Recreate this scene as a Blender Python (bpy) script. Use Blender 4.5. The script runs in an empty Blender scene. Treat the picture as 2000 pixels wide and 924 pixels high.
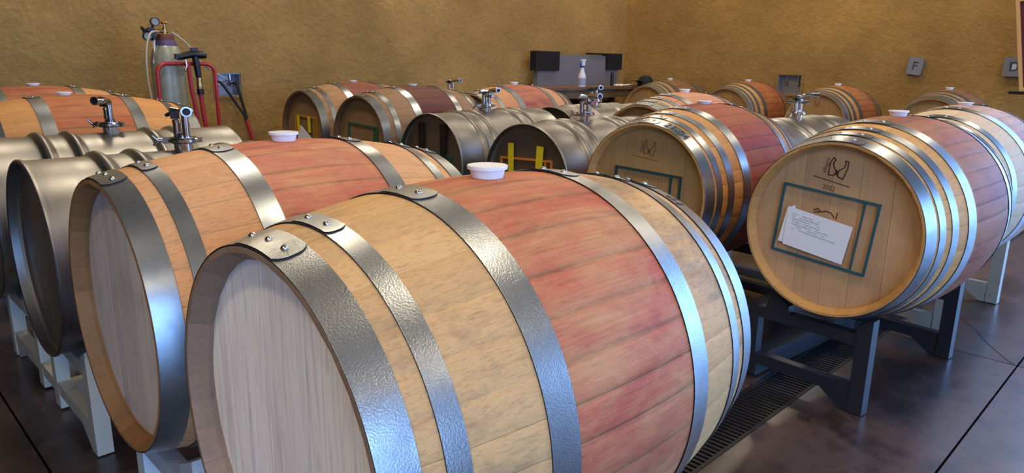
import bpy, math, random
from mathutils import Vector, Matrix
random.seed(7)
S = bpy.context.scene
COL = S.collection
PI = math.pi
R = math.radians
FZ = 1.14                      # camera height above the floor; the camera stands at x = y = 0

# ------------------------------------------------------------------ camera
PITCH, ROLL, YAW, FPX = 0.239554, 0.0144832, 0.783184, 1383.7
cd = bpy.data.cameras.new('camera'); co = bpy.data.objects.new('camera', cd); COL.objects.link(co)
Fw = Vector((math.cos(YAW)*math.cos(PITCH), math.sin(YAW)*math.cos(PITCH), -math.sin(PITCH)))
R0 = Vector((math.sin(YAW), -math.cos(YAW), 0)); U0 = R0.cross(Fw)
Rr = R0*math.cos(ROLL)+U0*math.sin(ROLL); Uu = -R0*math.sin(ROLL)+U0*math.cos(ROLL)
M3 = Matrix((Rr, Uu, -Fw)).transposed()
co.matrix_world = Matrix.Translation((0, 0, FZ)) @ M3.to_4x4()
cd.sensor_fit = 'HORIZONTAL'; cd.sensor_width = 36; cd.lens = 36*FPX/2000; cd.clip_start = 0.02
S.camera = co

# ------------------------------------------------------------------ world, exposure
W = bpy.data.worlds.new('sky'); S.world = W; W.use_nodes = True
bg = W.node_tree.nodes['Background']; bg.inputs[0].default_value = (0.25, 0.48, 1.0, 1); bg.inputs[1].default_value = 9.5
S.view_settings.view_transform = 'Standard'; S.view_settings.look = 'None'
S.view_settings.gamma = 1; S.view_settings.use_curve_mapping = False
S.view_settings.exposure = 0.0
S.cycles.use_denoising = True
S.cycles.max_bounces = 8; S.cycles.diffuse_bounces = 4; S.cycles.glossy_bounces = 4
S.cycles.sample_clamp_indirect = 6

XB, YL, XF, YR, ZC = 7.9, 5.8, -4.0, -4.2, 3.9      # room faces
DOOR_A = (-4.1, 0.75, 0.0, 3.0)                      # opening in the back wall (y0,y1,z0,z1)
DOOR_C = (4.2, 7.6, 0.0, 3.0)                         # second opening in the right wall
DOOR_B = (-3.5, 0.55, 0.0, 3.0)                       # opening in the right wall (x0,x1,z0,z1)
for nm, loc, rot, sx, sy in (('portal_back', (XB+.15, (DOOR_A[0]+DOOR_A[1])/2, 1.5), (0, R(90), 0), 3.0, DOOR_A[1]-DOOR_A[0]),
                             ('portal_side', ((DOOR_B[0]+DOOR_B[1])/2, YR-.15, 1.5), (R(90), 0, 0), DOOR_B[1]-DOOR_B[0], 3.0),
                             ('portal_side', ((DOOR_C[0]+DOOR_C[1])/2, YR-.15, 1.5), (R(90), 0, 0), DOOR_C[1]-DOOR_C[0], 3.0)):
    l = bpy.data.lights.new(nm, 'AREA'); l.shape = 'RECTANGLE'; l.size = sx; l.size_y = sy; l.cycles.is_portal = True
    o = bpy.data.objects.new(nm, l); COL.objects.link(o); o.location = loc; o.rotation_euler = rot
LAMP_W = 25.0
LAMPS = [(x, y) for x in (-1.2, 1.6, 4.4, 6.9) for y in (-2.4, 0.4, 2.9, 5.0) if not (x < 0 and y > .5) and not (y < 0 and x > 4)]+[(-3.2, -2.4), (-3.2, 0.0)]  # outermost pair: unseen fill lamps added to brighten the nearest barrel head

# ------------------------------------------------------------------ material helpers
def new_mat(name):
    m = bpy.data.materials.new(name); m.use_nodes = True
    nt = m.node_tree; b = nt.nodes['Principled BSDF']
    return m, nt, b
def nd(nt, typ, **kw):
    n = nt.nodes.new(typ)
    for k, v in kw.items(): setattr(n, k, v)
    return n
def lk(nt, a, b): nt.links.new(a, b)
def ramp(nt, fac, stops):
    n = nd(nt, 'ShaderNodeValToRGB'); e = n.color_ramp.elements
    while len(e) < len(stops): e.new(0.5)
    for i, (p, c) in enumerate(stops): e[i].position = p; e[i].color = (*c, 1) if len(c) == 3 else c
    lk(nt, fac, n.inputs[0]); return n.outputs[0]
def mixc(nt, fac, a, b, mode='MIX'):
    n = nd(nt, 'ShaderNodeMix', data_type='RGBA', blend_type=mode)
    for i, v in ((0, fac), (6, a), (7, b)):
        if hasattr(v, 'is_linked'): lk(nt, v, n.inputs[i])
        elif i == 0: n.inputs[0].default_value = v
        else: n.inputs[i].default_value = (*v, 1)
    return n.outputs[2]
def math_(nt, op, a, b=None, c=None):
    n = nd(nt, 'ShaderNodeMath', operation=op)
    for i, v in enumerate((a, b, c)):
        if v is None: continue
        if hasattr(v, 'is_linked'): lk(nt, v, n.inputs[i])
        else: n.inputs[i].default_value = v
    return n.outputs[0]
def coords(nt, which='Object', scale=(1, 1, 1)):
    t = nd(nt, 'ShaderNodeTexCoord'); mp = nd(nt, 'ShaderNodeMapping'); mp.inputs[3].default_value = scale
    lk(nt, t.outputs[which], mp.inputs[0]); return mp.outputs[0]
def wpos(nt, scale=(1, 1, 1)):
    g = nd(nt, 'ShaderNodeNewGeometry'); mp = nd(nt, 'ShaderNodeMapping'); mp.inputs[3].default_value = scale
    lk(nt, g.outputs['Position'], mp.inputs[0]); return mp.outputs[0]
def noise(nt, vec, scale, detail=4, rough=.55, dist=0):
    n = nd(nt, 'ShaderNodeTexNoise'); n.inputs['Scale'].default_value = scale; n.inputs['Detail'].default_value = detail
    n.inputs['Roughness'].default_value = rough; n.inputs['Distortion'].default_value = dist
    lk(nt, vec, n.inputs['Vector']); return n.outputs[0]
def bump(nt, b, h, strength, dist=.002):
    n = nd(nt, 'ShaderNodeBump'); n.inputs['Strength'].default_value = strength; n.inputs['Distance'].default_value = dist
    lk(nt, h, n.inputs['Height']); lk(nt, n.outputs[0], b.inputs['Normal'])
def s2l(c): return tuple((v/255/12.92 if v/255 <= .04045 else ((v/255+.055)/1.055)**2.4) for v in c)

def simple(name, col, rough=.5, metal=0, nscale=0, namt=.15, bmp=0, spec=None):
    m, nt, b = new_mat(name); c = s2l(col)
    b.inputs['Roughness'].default_value = rough; b.inputs['Metallic'].default_value = metal
    if spec is not None: b.inputs['Specular IOR Level'].default_value = spec
    if nscale:
        f = noise(nt, wpos(nt), nscale, 5)
        lk(nt, ramp(nt, f, [(.3, tuple(v*(1-namt) for v in c)), (.7, tuple(min(1, v*(1+namt)) for v in c))]), b.inputs['Base Color'])
        if bmp: bump(nt, b, f, bmp)
    else: b.inputs['Base Color'].default_value = (*c, 1)
    return m

def oak(name, base, stain=None, x0=-.16, x1=.16, amt=.85, dirt=.35, edge=.018, blotch=.35, tint=0.0):
    """barrel stave wood: long grain along x, wine stain between x0 and x1, grey handling dirt"""
    m, nt, b = new_mat(name); base = s2l(base)
    oi = nd(nt, 'ShaderNodeObjectInfo')
    tc = nd(nt, 'ShaderNodeTexCoord'); sep = nd(nt, 'ShaderNodeSeparateXYZ'); lk(nt, tc.outputs['Object'], sep.inputs[0])
    sc = nd(nt, 'ShaderNodeVectorMath', operation='MULTIPLY'); lk(nt, tc.outputs['Object'], sc.inputs[0]); sc.inputs[1].default_value = (1.8, 115, 115)
    ad = nd(nt, 'ShaderNodeVectorMath', operation='ADD'); lk(nt, sc.outputs[0], ad.inputs[0])
    cmb = nd(nt, 'ShaderNodeCombineXYZ'); lk(nt, math_(nt, 'MULTIPLY', oi.outputs['Random'], 40.0), cmb.inputs[0]); lk(nt, math_(nt, 'MULTIPLY', oi.outputs['Random'], 91.0), cmb.inputs[1])
    lk(nt, cmb.outputs[0], ad.inputs[1])
    g = noise(nt, ad.outputs[0], 2.2, 6, .65, .6)
    grain = ramp(nt, g, [(.30, tuple(v*.74 for v in base)), (.47, base), (.75, tuple(min(1, v*1.10) for v in base))])
    fk = nd(nt, 'ShaderNodeVectorMath', operation='MULTIPLY'); lk(nt, ad.outputs[0], fk.inputs[0]); fk.inputs[1].default_value = (5, 2.2, 2.2)
    grain = mixc(nt, math_(nt, 'MULTIPLY', ramp(nt, noise(nt, fk.outputs[0], 1.6, 3, .6), [(.57, (0, 0, 0)), (.66, (1, 1, 1))]), .42), grain, tuple(v*.52 for v in base))
    var = math_(nt, 'MULTIPLY_ADD', oi.outputs['Random'], .14, .93)
    hsv = nd(nt, 'ShaderNodeHueSaturation'); lk(nt, grain, hsv.inputs['Color']); lk(nt, var, hsv.inputs['Value'])
    col = hsv.outputs[0]
    dn = noise(nt, wpos(nt, (.8, 1.7, 1.7)), 3.4, 8, .72)
    dm = math_(nt, 'MULTIPLY', ramp(nt, dn, [(.50, (0, 0, 0)), (.66, (1, 1, 1))]), dirt)
    col = mixc(nt, dm, col, s2l((108, 90, 74)))
    if stain:
        st = s2l(stain); wob = math_(nt, 'MULTIPLY_ADD', noise(nt, wpos(nt, (1, 3, 3)), 9, 4), .05, -.025)
        xx = math_(nt, 'ADD', sep.outputs[0], wob)
        def sm(a, bb):
            n = nd(nt, 'ShaderNodeMapRange', interpolation_type='SMOOTHSTEP'); n.inputs[1].default_value = a; n.inputs[2].default_value = bb
            lk(nt, xx, n.inputs[0]); return n.outputs[0]
        f = math_(nt, 'MULTIPLY', sm(x0-edge, x0+edge), math_(nt, 'SUBTRACT', 1.0, sm(x1-edge, x1+edge)))
        bl = ramp(nt, noise(nt, wpos(nt, (1.1, 2.4, 2.4)), 4.2, 6, .7, .4), [(.36, (1-blotch,)*3), (.60, (1, 1, 1))])
        rv = math_(nt, 'MULTIPLY_ADD', oi.outputs['Random'], .22, .84)
        f = math_(nt, 'MULTIPLY', math_(nt, 'MULTIPLY', f, math_(nt, 'MULTIPLY', bl, rv)), amt)
        if tint: f = math_(nt, 'MAXIMUM', f, math_(nt, 'MULTIPLY', bl, tint))
        darker = mixc(nt, ramp(nt, g, [(.3, (0, 0, 0)), (.7, (1, 1, 1))]), tuple(v*.68 for v in st), tuple(min(1, v*1.2) for v in st))
        deep = ramp(nt, noise(nt, wpos(nt, (.8, 2, 2)), 3.1, 5, .6), [(.5, (0, 0, 0)), (.72, (1, 1, 1))])
        darker = mixc(nt, math_(nt, 'MULTIPLY', deep, .5), darker, tuple(v*.5 for v in st))
        at_ = nd(nt, 'ShaderNodeAttribute'); at_.attribute_name = 'seam'
        sm_ = math_(nt, 'MULTIPLY', ramp(nt, at_.outputs['Fac'], [(.78, (0, 0, 0)), (1.0, (1, 1, 1))]), .85)
        darker = mixc(nt, sm_, darker, tuple(v*.35 for v in st))
        col = mixc(nt, f, col, darker)
    lk(nt, col, b.inputs['Base Color']); b.inputs['Roughness'].default_value = .62
    b.inputs['Specular IOR Level'].default_value = .3
    bump(nt, b, g, .35, .0012)
    return m

def headwood(name, base, stain=None, contrast=.2, blotch=.25):
    """head boards: grain runs along local z"""
    m, nt, b = new_mat(name); base = s2l(base)
    oi = nd(nt, 'ShaderNodeObjectInfo'); tc = nd(nt, 'ShaderNodeTexCoord')
    sc = nd(nt, 'ShaderNodeVectorMath', operation='MULTIPLY'); lk(nt, tc.outputs['Object'], sc.inputs[0]); sc.inputs[1].default_value = (60, 60, 2.6)
    cmb = nd(nt, 'ShaderNodeCombineXYZ'); lk(nt, math_(nt, 'MULTIPLY', oi.outputs['Random'], 63.0), cmb.inputs[2])
    ad = nd(nt, 'ShaderNodeVectorMath', operation='ADD'); lk(nt, sc.outputs[0], ad.inputs[0]); lk(nt, cmb.outputs[0], ad.inputs[1])
    g = noise(nt, ad.outputs[0], 1.6, 7, .7, 1.1)
    col = ramp(nt, g, [(.28, tuple(v*(1-2*contrast) for v in base)), (.5, base), (.78, tuple(min(1, v*(1+contrast)) for v in base))])
    hsv = nd(nt, 'ShaderNodeHueSaturation'); lk(nt, col, hsv.inputs['Color']); lk(nt, math_(nt, 'MULTIPLY_ADD', oi.outputs['Random'], .18, .91), hsv.inputs['Value'])
    col = hsv.outputs[0]
    n2 = ramp(nt, noise(nt, wpos(nt), 7, 6, .65), [(.5, (0, 0, 0)), (.72, (1, 1, 1))])
    col = mixc(nt, math_(nt, 'MULTIPLY', n2, blotch), col, s2l(stain or (120, 92, 66)))
    lk(nt, col, b.inputs['Base Color']); b.inputs['Roughness'].default_value = .6; b.inputs['Specular IOR Level'].default_value = .3
    bump(nt, b, g, .25, .001)
    return m

def galv(name, base=(176, 180, 182), rough=.34, pebble=0.0):
    m, nt, b = new_mat(name); base = s2l(base)
    v = wpos(nt); n1 = noise(nt, v, 14, 6, .65); n2 = noise(nt, v, 420, 2, .6)
    lk(nt, ramp(nt, n1, [(.3, tuple(x*.72 for x in base)), (.6, base), (.8, tuple(min(1, x*1.12) for x in base))]), b.inputs['Base Color'])
    b.inputs['Metallic'].default_value = .92
    lk(nt, ramp(nt, n1, [(.3, (rough+.08,)*3), (.75, (rough-.03,)*3)]), b.inputs['Roughness'])
    if pebble: bump(nt, b, n2, pebble, .0008)
    else: bump(nt, b, n1, .02, .002)
    return m

def stainless(name, base=(142, 140, 137), rough=.40):
    m, nt, b = new_mat(name); base = s2l(base)
    n1 = noise(nt, coords(nt, 'Object', (30, 1, 1)), 6, 5, .6); n2 = noise(nt, wpos(nt), 5, 5, .6)
    lk(nt, ramp(nt, n2, [(.3, tuple(x*.8 for x in base)), (.7, base)]), b.inputs['Base Color'])
    b.inputs['Metallic'].default_value = 1
    lk(nt, ramp(nt, n1, [(.25, (rough-.06,)*3), (.8, (rough+.12,)*3)]), b.inputs['Roughness'])
    return m

def plaster(name, base):
    m, nt, b = new_mat(name); base = s2l(base)
    v = wpos(nt); a = noise(nt, v, 1.1, 5, .6); d = noise(nt, wpos(nt, (1, 1, .35)), 2.2, 4); f = noise(nt, v, 26, 5, .6, .5); k = noise(nt, v, 7, 3)
    c1 = ramp(nt, a, [(.32, tuple(x*.74 for x in base)), (.68, tuple(min(1, x*1.2) for x in base))])
    c2 = mixc(nt, ramp(nt, d, [(.55, (0, 0, 0)), (.75, (.3, .3, .3))]), c1, s2l((176, 142, 84)))
    c3 = mixc(nt, ramp(nt, f, [(.35, (.28,)*3), (.6, (0, 0, 0))]), c2, tuple(x*.6 for x in base))
    lk(nt, c3, b.inputs['Base Color']); b.inputs['Roughness'].default_value = .85; b.inputs['Specular IOR Level'].default_value = .2
    h = math_(nt, 'ADD', math_(nt, 'MULTIPLY', f, .8), k); bump(nt, b, h, .7, .021)
    return m

def concrete(name):
    m, nt, b = new_mat(name)
    v = wpos(nt); a = noise(nt, v, 1.7, 8, .7, .3); f = noise(nt, v, 18, 6, .7); w = noise(nt, wpos(nt, (1, .35, 1)), 9, 6, .7)
    c = ramp(nt, a, [(.32, s2l((22, 16, 15))), (.45, s2l((53, 41, 38))), (.55, s2l((86, 68, 62))), (.68, s2l((40, 32, 31)))])
    c = mixc(nt, ramp(nt, w, [(.62, (0, 0, 0)), (.78, (.35,)*3)]), c, s2l((122, 104, 92)))
    c = mixc(nt, ramp(nt, f, [(.3, (.35,)*3), (.5, (0, 0, 0))]), c, s2l((34, 26, 25)))
    lk(nt, c, b.inputs['Base Color'])
    lk(nt, ramp(nt, a, [(.3, (.28,)*3), (.7, (.46,)*3)]), b.inputs['Roughness']); b.inputs['Coat Weight'].default_value = .5; b.inputs['Coat Roughness'].default_value = .24
    bump(nt, b, f, .12, .003)
    return m

def painted(name, base, rust=.3):
    m, nt, b = new_mat(name); v = wpos(nt); n1 = noise(nt, v, 16, 7, .72); n2 = noise(nt, v, 3, 4)
    c = mixc(nt, ramp(nt, n2, [(.35, (0, 0, 0)), (.7, (.4,)*3)]), s2l(base), tuple(x*.72 for x in s2l(base)))
    c = mixc(nt, ramp(nt, n1, [(.62, (0, 0, 0)), (.68, (rust*2.2,)*3)]) if rust else 0.0, c, s2l((112, 66, 36)))
    lk(nt, c, b.inputs['Base Color']); b.inputs['Roughness'].default_value = .42
    return m

M = {}
M['hoop_pebbled'] = galv('galvanized_hoop_pebbled', (170, 174, 174), .30, .45)
M['hoop'] = galv('galvanized_hoop', (162, 168, 172), .30)
M['hoop_dull'] = galv('galvanized_hoop_dull', (136, 142, 144), .40)
M['cut_edge_rim_shade'] = simple('hoop_cut_edge_rim_shade', (40, 44, 54), .5, .7)  # dark cut edge on hoops; on overlap plates a painted rim shadow
M['chime_wood'] = headwood('chime_wood', (150, 122, 98), (104, 80, 62), .12, .5)
M['chime_umber'] = headwood('chime_umber', (152, 108, 66), (110, 76, 46), .12, .4)
M['chime_shaded'] = headwood('chime_shaded', (104, 76, 52), (74, 54, 38), .1, .4)  # chime wood darkened to paint the shade on heads turned from the light
M['chime_gold'] = headwood('chime_gold', (190, 142, 82), (140, 96, 58), .1, .35)
M['rivet'] = simple('rivet_zinc', (205, 208, 212), .22, 1)
M['steel'] = stainless('stainless_shell'); M['steel_dark'] = stainless('stainless_head', (150, 142, 128), .5)
M['chrome'] = simple('polished_fitting', (188, 188, 188), .16, 1)
M['rubber'] = simple('black_rubber', (18, 18, 20), .55)
M['bung'] = simple('silicone_white', (236, 236, 238), .38); M['bung'].node_tree.nodes['Principled BSDF'].inputs['Subsurface Weight'].default_value = .0
M['plaster'] = plaster('ochre_plaster', (160, 127, 72))
M['light_block_dark'] = simple('light_block_dark_finish', (52, 46, 40), .8)  # dark finish of the added light-blocking walls, keeps the left floor black
M['ceiling'] = simple('ceiling_paint', (120, 108, 92), .8)
M['concrete'] = concrete('stained_concrete'); M['joint'] = simple('joint_dark', (40, 34, 32), .9)
M['yard'] = simple('pale_yard_paving', (176, 174, 170), .9, 0, 2, .15)
M['iron'] = simple('cast_iron', (52, 50, 50), .55, .6, 40, .3)
M['rack_dark'] = painted('rack_charcoal_paint', (40, 41, 46), 0)
M['rack_white'] = painted('rack_white_paint', (176, 171, 154), .32)
M['rack_grey'] = painted('rack_pale_grey_paint', (196, 204, 208), .3)
M['brand'] = simple('burnt_brand', (74, 46, 30), .8); M['ink'] = simple('marker_ink', (28, 30, 52), .6)
M['faintbrand'] = simple('faint_burnt_brand', (112, 80, 48), .8)
M['teal'] = simple('teal_plastic', (30, 84, 92), .35); M['darkteal'] = simple('dark_teal_plastic', (24, 64, 66), .35)
M['green'] = simple('green_plastic', (30, 84, 58), .4); M['orange'] = simple('orange_plastic', (206, 122, 30), .45)
M['yellow'] = simple('yellow_tape', (222, 196, 24), .5); M['mustard'] = simple('mustard_plastic', (170, 124, 30), .5)
M['blacktape'] = simple('black_tape', (14, 14, 16), .5)
M['paper'] = simple('white_paper', (232, 232, 234), .7); M['print'] = simple('grey_print', (150, 154, 168), .8)
M['lamp_body'] = simple('lamp_white_enamel', (220, 220, 215), .4)
m, nt, b = new_mat('lamp_glow'); b.inputs['Emission Color'].default_value = (1, .84, .63, 1); b.inputs['Emission Strength'].default_value = 11; M['glow'] = m

# ------------------------------------------------------------------ mesh helpers
class MB:
    def __init__(s): s.v = []; s.f = []
    def add(s, vs, fs):
        n = len(s.v); s.v += [tuple(v) for v in vs]; s.f += [tuple(i+n for i in f) for f in fs]; return s
    def box(s, c, d, rz=0, bev=0):
        x, y, z = d[0]/2, d[1]/2, d[2]/2
        vs = [Vector((sx*x, sy*y, sz*z)) for sx in (-1, 1) for sy in (-1, 1) for sz in (-1, 1)]
        if rz: vs = [Matrix.Rotation(rz, 3, 'Z') @ v for v in vs]
        return s.add([v+Vector(c) for v in vs], [(0, 1, 3, 2), (4, 6, 7, 5), (0, 4, 5, 1), (2, 3, 7, 6), (0, 2, 6, 4), (1, 5, 7, 3)])
    def prism(s, poly, axis, a, b):
        """extrude a 2D polygon: axis x -> (y,z), y -> (x,z), z -> (x,y)"""
        def P(p, t): return {'x': (t, p[0], p[1]), 'y': (p[0], t, p[1]), 'z': (p[0], p[1], t)}[axis]
        n = len(poly); vs = [P(p, a) for p in poly]+[P(p, b) for p in poly]
        fs = [tuple(range(n)), tuple(range(2*n-1, n-1, -1))]+[(i, i+n, (i+1) % n+n, (i+1) % n) for i in range(n)]
        return s.add(vs, fs)
    def tube(s, pts, r, n=10, cap=True):
        pts = [Vector(p) for p in pts]; rs = r if isinstance(r, (list, tuple)) else [r]*len(pts)
        vs = []; fs = []; up = None
        for i, p in enumerate(pts):
            t = (pts[min(i+1, len(pts)-1)]-pts[max(i-1, 0)]).normalized()
            if up is None: up = Vector((0, 0, 1)) if abs(t.z) < .9 else Vector((1, 0, 0))
            a = t.cross(up)
            if a.length < 1e-4: a = t.cross(Vector((.3, 1, .2)))
            a.normalize(); c = a.cross(t).normalized(); up = c
            vs += [p+rs[i]*(a*math.cos(2*PI*k/n)+c*math.sin(2*PI*k/n)) for k in range(n)]
        for i in range(len(pts)-1):
            for k in range(n): fs.append((i*n+k, i*n+(k+1) % n, (i+1)*n+(k+1) % n, (i+1)*n+k))
        if cap: fs += [tuple(range(n-1, -1, -1)), tuple((len(pts)-1)*n+k for k in range(n))]
        return s.add(vs, fs)
    def lathe(s, prof, n=32, axis='z', c=(0, 0, 0), closed=False):
        """prof: list of (r, h); axis of turning; caps made where r = 0"""
        vs = []; fs = []
        for r, h in prof:
            for k in range(n):
                a = 2*PI*k/n; u, w = r*math.cos(a), r*math.sin(a)
                vs.append({'z': (c[0]+u, c[1]+w, c[2]+h), 'x': (c[0]+h, c[1]+u, c[2]+w), 'y': (c[0]+w, c[1]+h, c[2]+u)}[axis])
        m = len(prof)
        for i in range(m if closed else m-1):
            j = (i+1) % m
            for k in range(n): fs.append((i*n+k, i*n+(k+1) % n, j*n+(k+1) % n, j*n+k))
        return s.add(vs, fs)
    def mesh(s, name, mat, smooth=True, angle=35):
        me = bpy.data.meshes.new(name); me.from_pydata(s.v, [], s.f); me.materials.append(M[mat] if isinstance(mat, str) else mat)
        me.validate(); fix_normals(me)
        if smooth:
            me.polygons.foreach_set('use_smooth', [True]*len(me.polygons)); me.set_sharp_from_angle(angle=R(angle))
        me.update(); return me
import bmesh
def fix_normals(me):
    bm = bmesh.new(); bm.from_mesh(me); bmesh.ops.remove_doubles(bm, verts=bm.verts, dist=1e-6)
    bmesh.ops.recalc_face_normals(bm, faces=bm.faces); bm.to_mesh(me); bm.free()
def put(name, me, parent=None, loc=(0, 0, 0), rot=(0, 0, 0), mat=None):
    o = bpy.data.objects.new(name, me); COL.objects.link(o); o.location = loc; o.rotation_euler = rot
    if parent: o.parent = parent
    return o
def part(name, mb, mat, parent, loc=(0, 0, 0), rot=(0, 0, 0), smooth=True, angle=35):
    return put(name, mb.mesh(name, mat, smooth, angle), parent, loc, rot)
def thing(name, label, cat, loc=(0, 0, 0), rz=0, group=None):
    o = bpy.data.objects.new(name, None); COL.objects.link(o); o.location = loc; o.rotation_euler = (0, 0, rz)
    o.empty_display_size = .1
    return tag(o, label, cat, group)
def tag(o, label, cat, group=None):
    o['label'] = label; o['category'] = cat
    if group: o['group'] = group
    return o
def struct(name, mb, mat, parent=None, smooth=False):
    o = put(name, mb.mesh(name, mat, smooth), parent)
    if parent is None: o['kind'] = 'structure'
    return o
def arc(c, r, a0, a1, n, plane='xz'):
    out = []
    for i in range(n+1):
        a = a0+(a1-a0)*i/n; u, w = r*math.cos(a), r*math.sin(a)
        out.append((c[0]+u, c[1], c[2]+w) if plane == 'xz' else (c[0], c[1]+u, c[2]+w) if plane == 'yz' else (c[0]+u, c[1]+w, c[2]))
    return out

# ------------------------------------------------------------------ the room
def wall(name, axis, pos, thick, a0, a1, z0, z1, holes, mat):
    """axis 'x': wall lies in a plane of constant x, spans y; axis 'y': spans x. holes: (a0,a1,z0,z1)"""
    A = sorted({a0, a1, *[h[0] for h in holes], *[h[1] for h in holes]}); Z = sorted({z0, z1, *[h[2] for h in holes], *[h[3] for h in holes]})
    mb = MB()
    for i in range(len(A)-1):
        for j in range(len(Z)-1):
            ca, cz = (A[i]+A[i+1])/2, (Z[j]+Z[j+1])/2
            if any(h[0] < ca < h[1] and h[2] < cz < h[3] for h in holes): continue
            c = (pos+thick/2, ca, cz) if axis == 'x' else (ca, pos+thick/2, cz)
            d = (abs(thick), A[i+1]-A[i], Z[j+1]-Z[j]) if axis == 'x' else (A[i+1]-A[i], abs(thick), Z[j+1]-Z[j])
            mb.box(c, d)
    return struct(name, mb, mat)
NICHE_L = (2.425, 2.635, .85, 1.03); NICHE_B = (3.40, 3.67, .85, 1.06)
wall('wall_left', 'y', YL, .2, XF-.2, XB+.2, 0, ZC, [NICHE_L], 'plaster')
wall('wall_back', 'x', XB, .2, YR, YL, 0, ZC, [NICHE_B, DOOR_A], 'plaster')
wall('wall_right', 'y', YR, -.2, XF-.2, XB+.2, 0, ZC, [DOOR_B, DOOR_C], 'plaster')
wall('wall_front', 'x', XF, -.2, YR, .7, 0, ZC, [], 'plaster')
wall('light_block_step', 'y', .7, .2, XF, -1.5, 0, ZC, [], 'light_block_dark')  # unseen wall added to keep daylight off the left floor
wall('light_block_aisle', 'x', -1.5, -.2, .9, YL, 0, ZC, [], 'light_block_dark')  # second unseen light blocker, added along the left aisle
struct('ceiling', MB().box(((XF+XB)/2, (YR+YL)/2, ZC+.1), (XB-XF+.4, YL-YR+.4, .2)), 'ceiling')
fl = struct('floor', MB().box(((XF+XB)/2, (YR+YL)/2, -.2), (XB-XF+.4, YL-YR+.4, .2)), 'joint')
mb = MB(); ga, gb, gc, gd, ge = XF-.2, XB+.2, YR-.2, YL+.2, 40      # pale paved yard all round the building
for x0, x1, y0, y1 in ((ga-ge, ga, gc-ge, gd+ge), (gb, gb+ge, gc-ge, gd+ge), (ga, gb, gc-ge, gc), (ga, gb, gd, gd+ge)): mb.box(((x0+x1)/2, (y0+y1)/2, -.06), (x1-x0, y1-y0, .1))
struct('ground_outside', mb, 'yard')
TR0, TR1 = .915, 1.06                                   # drain trench
G = .0035
slab_x = [XF-.2, -2.6, .35, 3.28, 6.2, XB+.2]; slab_y = [YR-.2, -2.5, .42, TR0, TR1, 3.35, YL+.2]
for i in range(len(slab_x)-1):
    for j in range(len(slab_y)-1):
        if slab_y[j] == TR0: continue
        x0, x1, y0, y1 = slab_x[i]+G, slab_x[i+1]-G, slab_y[j]+G, slab_y[j+1]-G
        if slab_y[j+1] == TR0: y1 = TR0-.012
        if slab_y[j] == TR1: y0 = TR1+.012
        struct('floor_slab', MB().box(((x0+x1)/2, (y0+y1)/2, -.05), (x1-x0, y1-y0, .1)), 'concrete', fl)
# hairline crack running off the joint crossing
ck = [(3.28, .43), (3.33, .47), (3.42, .53), (3.50, .58), (3.62, .64), (3.72, .71)]
mb = MB()
for a, b_ in zip(ck, ck[1:]):
    t = (Vector(b_)-Vector(a)).normalized(); n = Vector((-t.y, t.x))*.002
    mb.add([(a[0]-n.x, a[1]-n.y, .0006), (a[0]+n.x, a[1]+n.y, .0006), (b_[0]+n.x, b_[1]+n.y, .0006), (b_[0]-n.x, b_[1]-n.y, .0006)], [(0, 1, 2, 3)])
struct('floor_crack', mb, 'joint', fl)
# drain grate
gr = thing('drain_grate', 'long dark cast iron drain grate set in the concrete floor', 'drain grate', (0, TR0, 0))
GX0, GX1 = -.5, 6.0; wdt = TR1-TR0
for yy in (-.004, wdt+.004): part('grate_frame', MB().box(((GX0+GX1)/2, yy, -.012), (GX1-GX0, .012, .026)), 'iron', gr, smooth=False)
part('trench_bed', MB().box(((GX0+GX1)/2, wdt/2, -.088), (GX1-GX0, wdt+.02, .01)), 'joint', gr, smooth=False)
for yy in (.045, .1): part('bearer', MB().box(((GX0+GX1)/2, yy, -.016), (GX1-GX0, .008, .012)), 'iron', gr, smooth=False)
bar = MB().box((0, 0, 0), (.011, wdt-.006, .014)).mesh('bar', 'iron', False)
k = 0; xx = GX0+.02
while xx < GX1-.01 and k < 290: put('bar', bar, gr, (xx, wdt/2, -.0085)); xx += .0226; k += 1

# ceiling lamps (above the frame; they light the cellar)
lamp_mesh = MB().lathe([(0, .10), (.05, .10), (.06, .06), (.19, .0), (.195, -.005), (.185, -.004), (.17, .01), (0, .012)], 24).mesh('shade', 'lamp_body')
disc = MB().lathe([(0, .004), (.165, .004), (.165, -.002), (0, -.002)], 24).mesh('diffuser', 'glow')
stem = MB().tube([(0, 0, .1), (0, 0, .4)], .008, 8).mesh('stem', 'lamp_body')
for i, (x, y) in enumerate(LAMPS):
    col_ = {-3.2: 'outermost added fill', -1.2: 'front', 1.6: 'second', 4.4: 'third', 6.9: 'rear'}[x]; row_ = {0.0: 'nearest the added light-blocking wall', -2.4: 'by the open right side', .4: 'over the front row', 2.9: 'over the middle barrels', 5.0: 'by the left wall'}[y]
    t = thing('ceiling_lamp', f'white enamel pendant lamp above the picture, {col_} line, {row_}', 'lamp', (x, y, ZC-.4), 0, 'ceiling lamps')
    put('shade', lamp_mesh, t); put('diffuser', disc, t); put('stem', stem, t)
    l = bpy.data.lights.new('lamp_light', 'AREA'); l.shape = 'DISK'; l.size = .34; l.energy = LAMP_W; l.color = (1, .84, .63)
    o = bpy.data.objects.new('lamp_light', l); COL.objects.link(o); o.parent = t; o.location = (0, 0, -.012)

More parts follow.
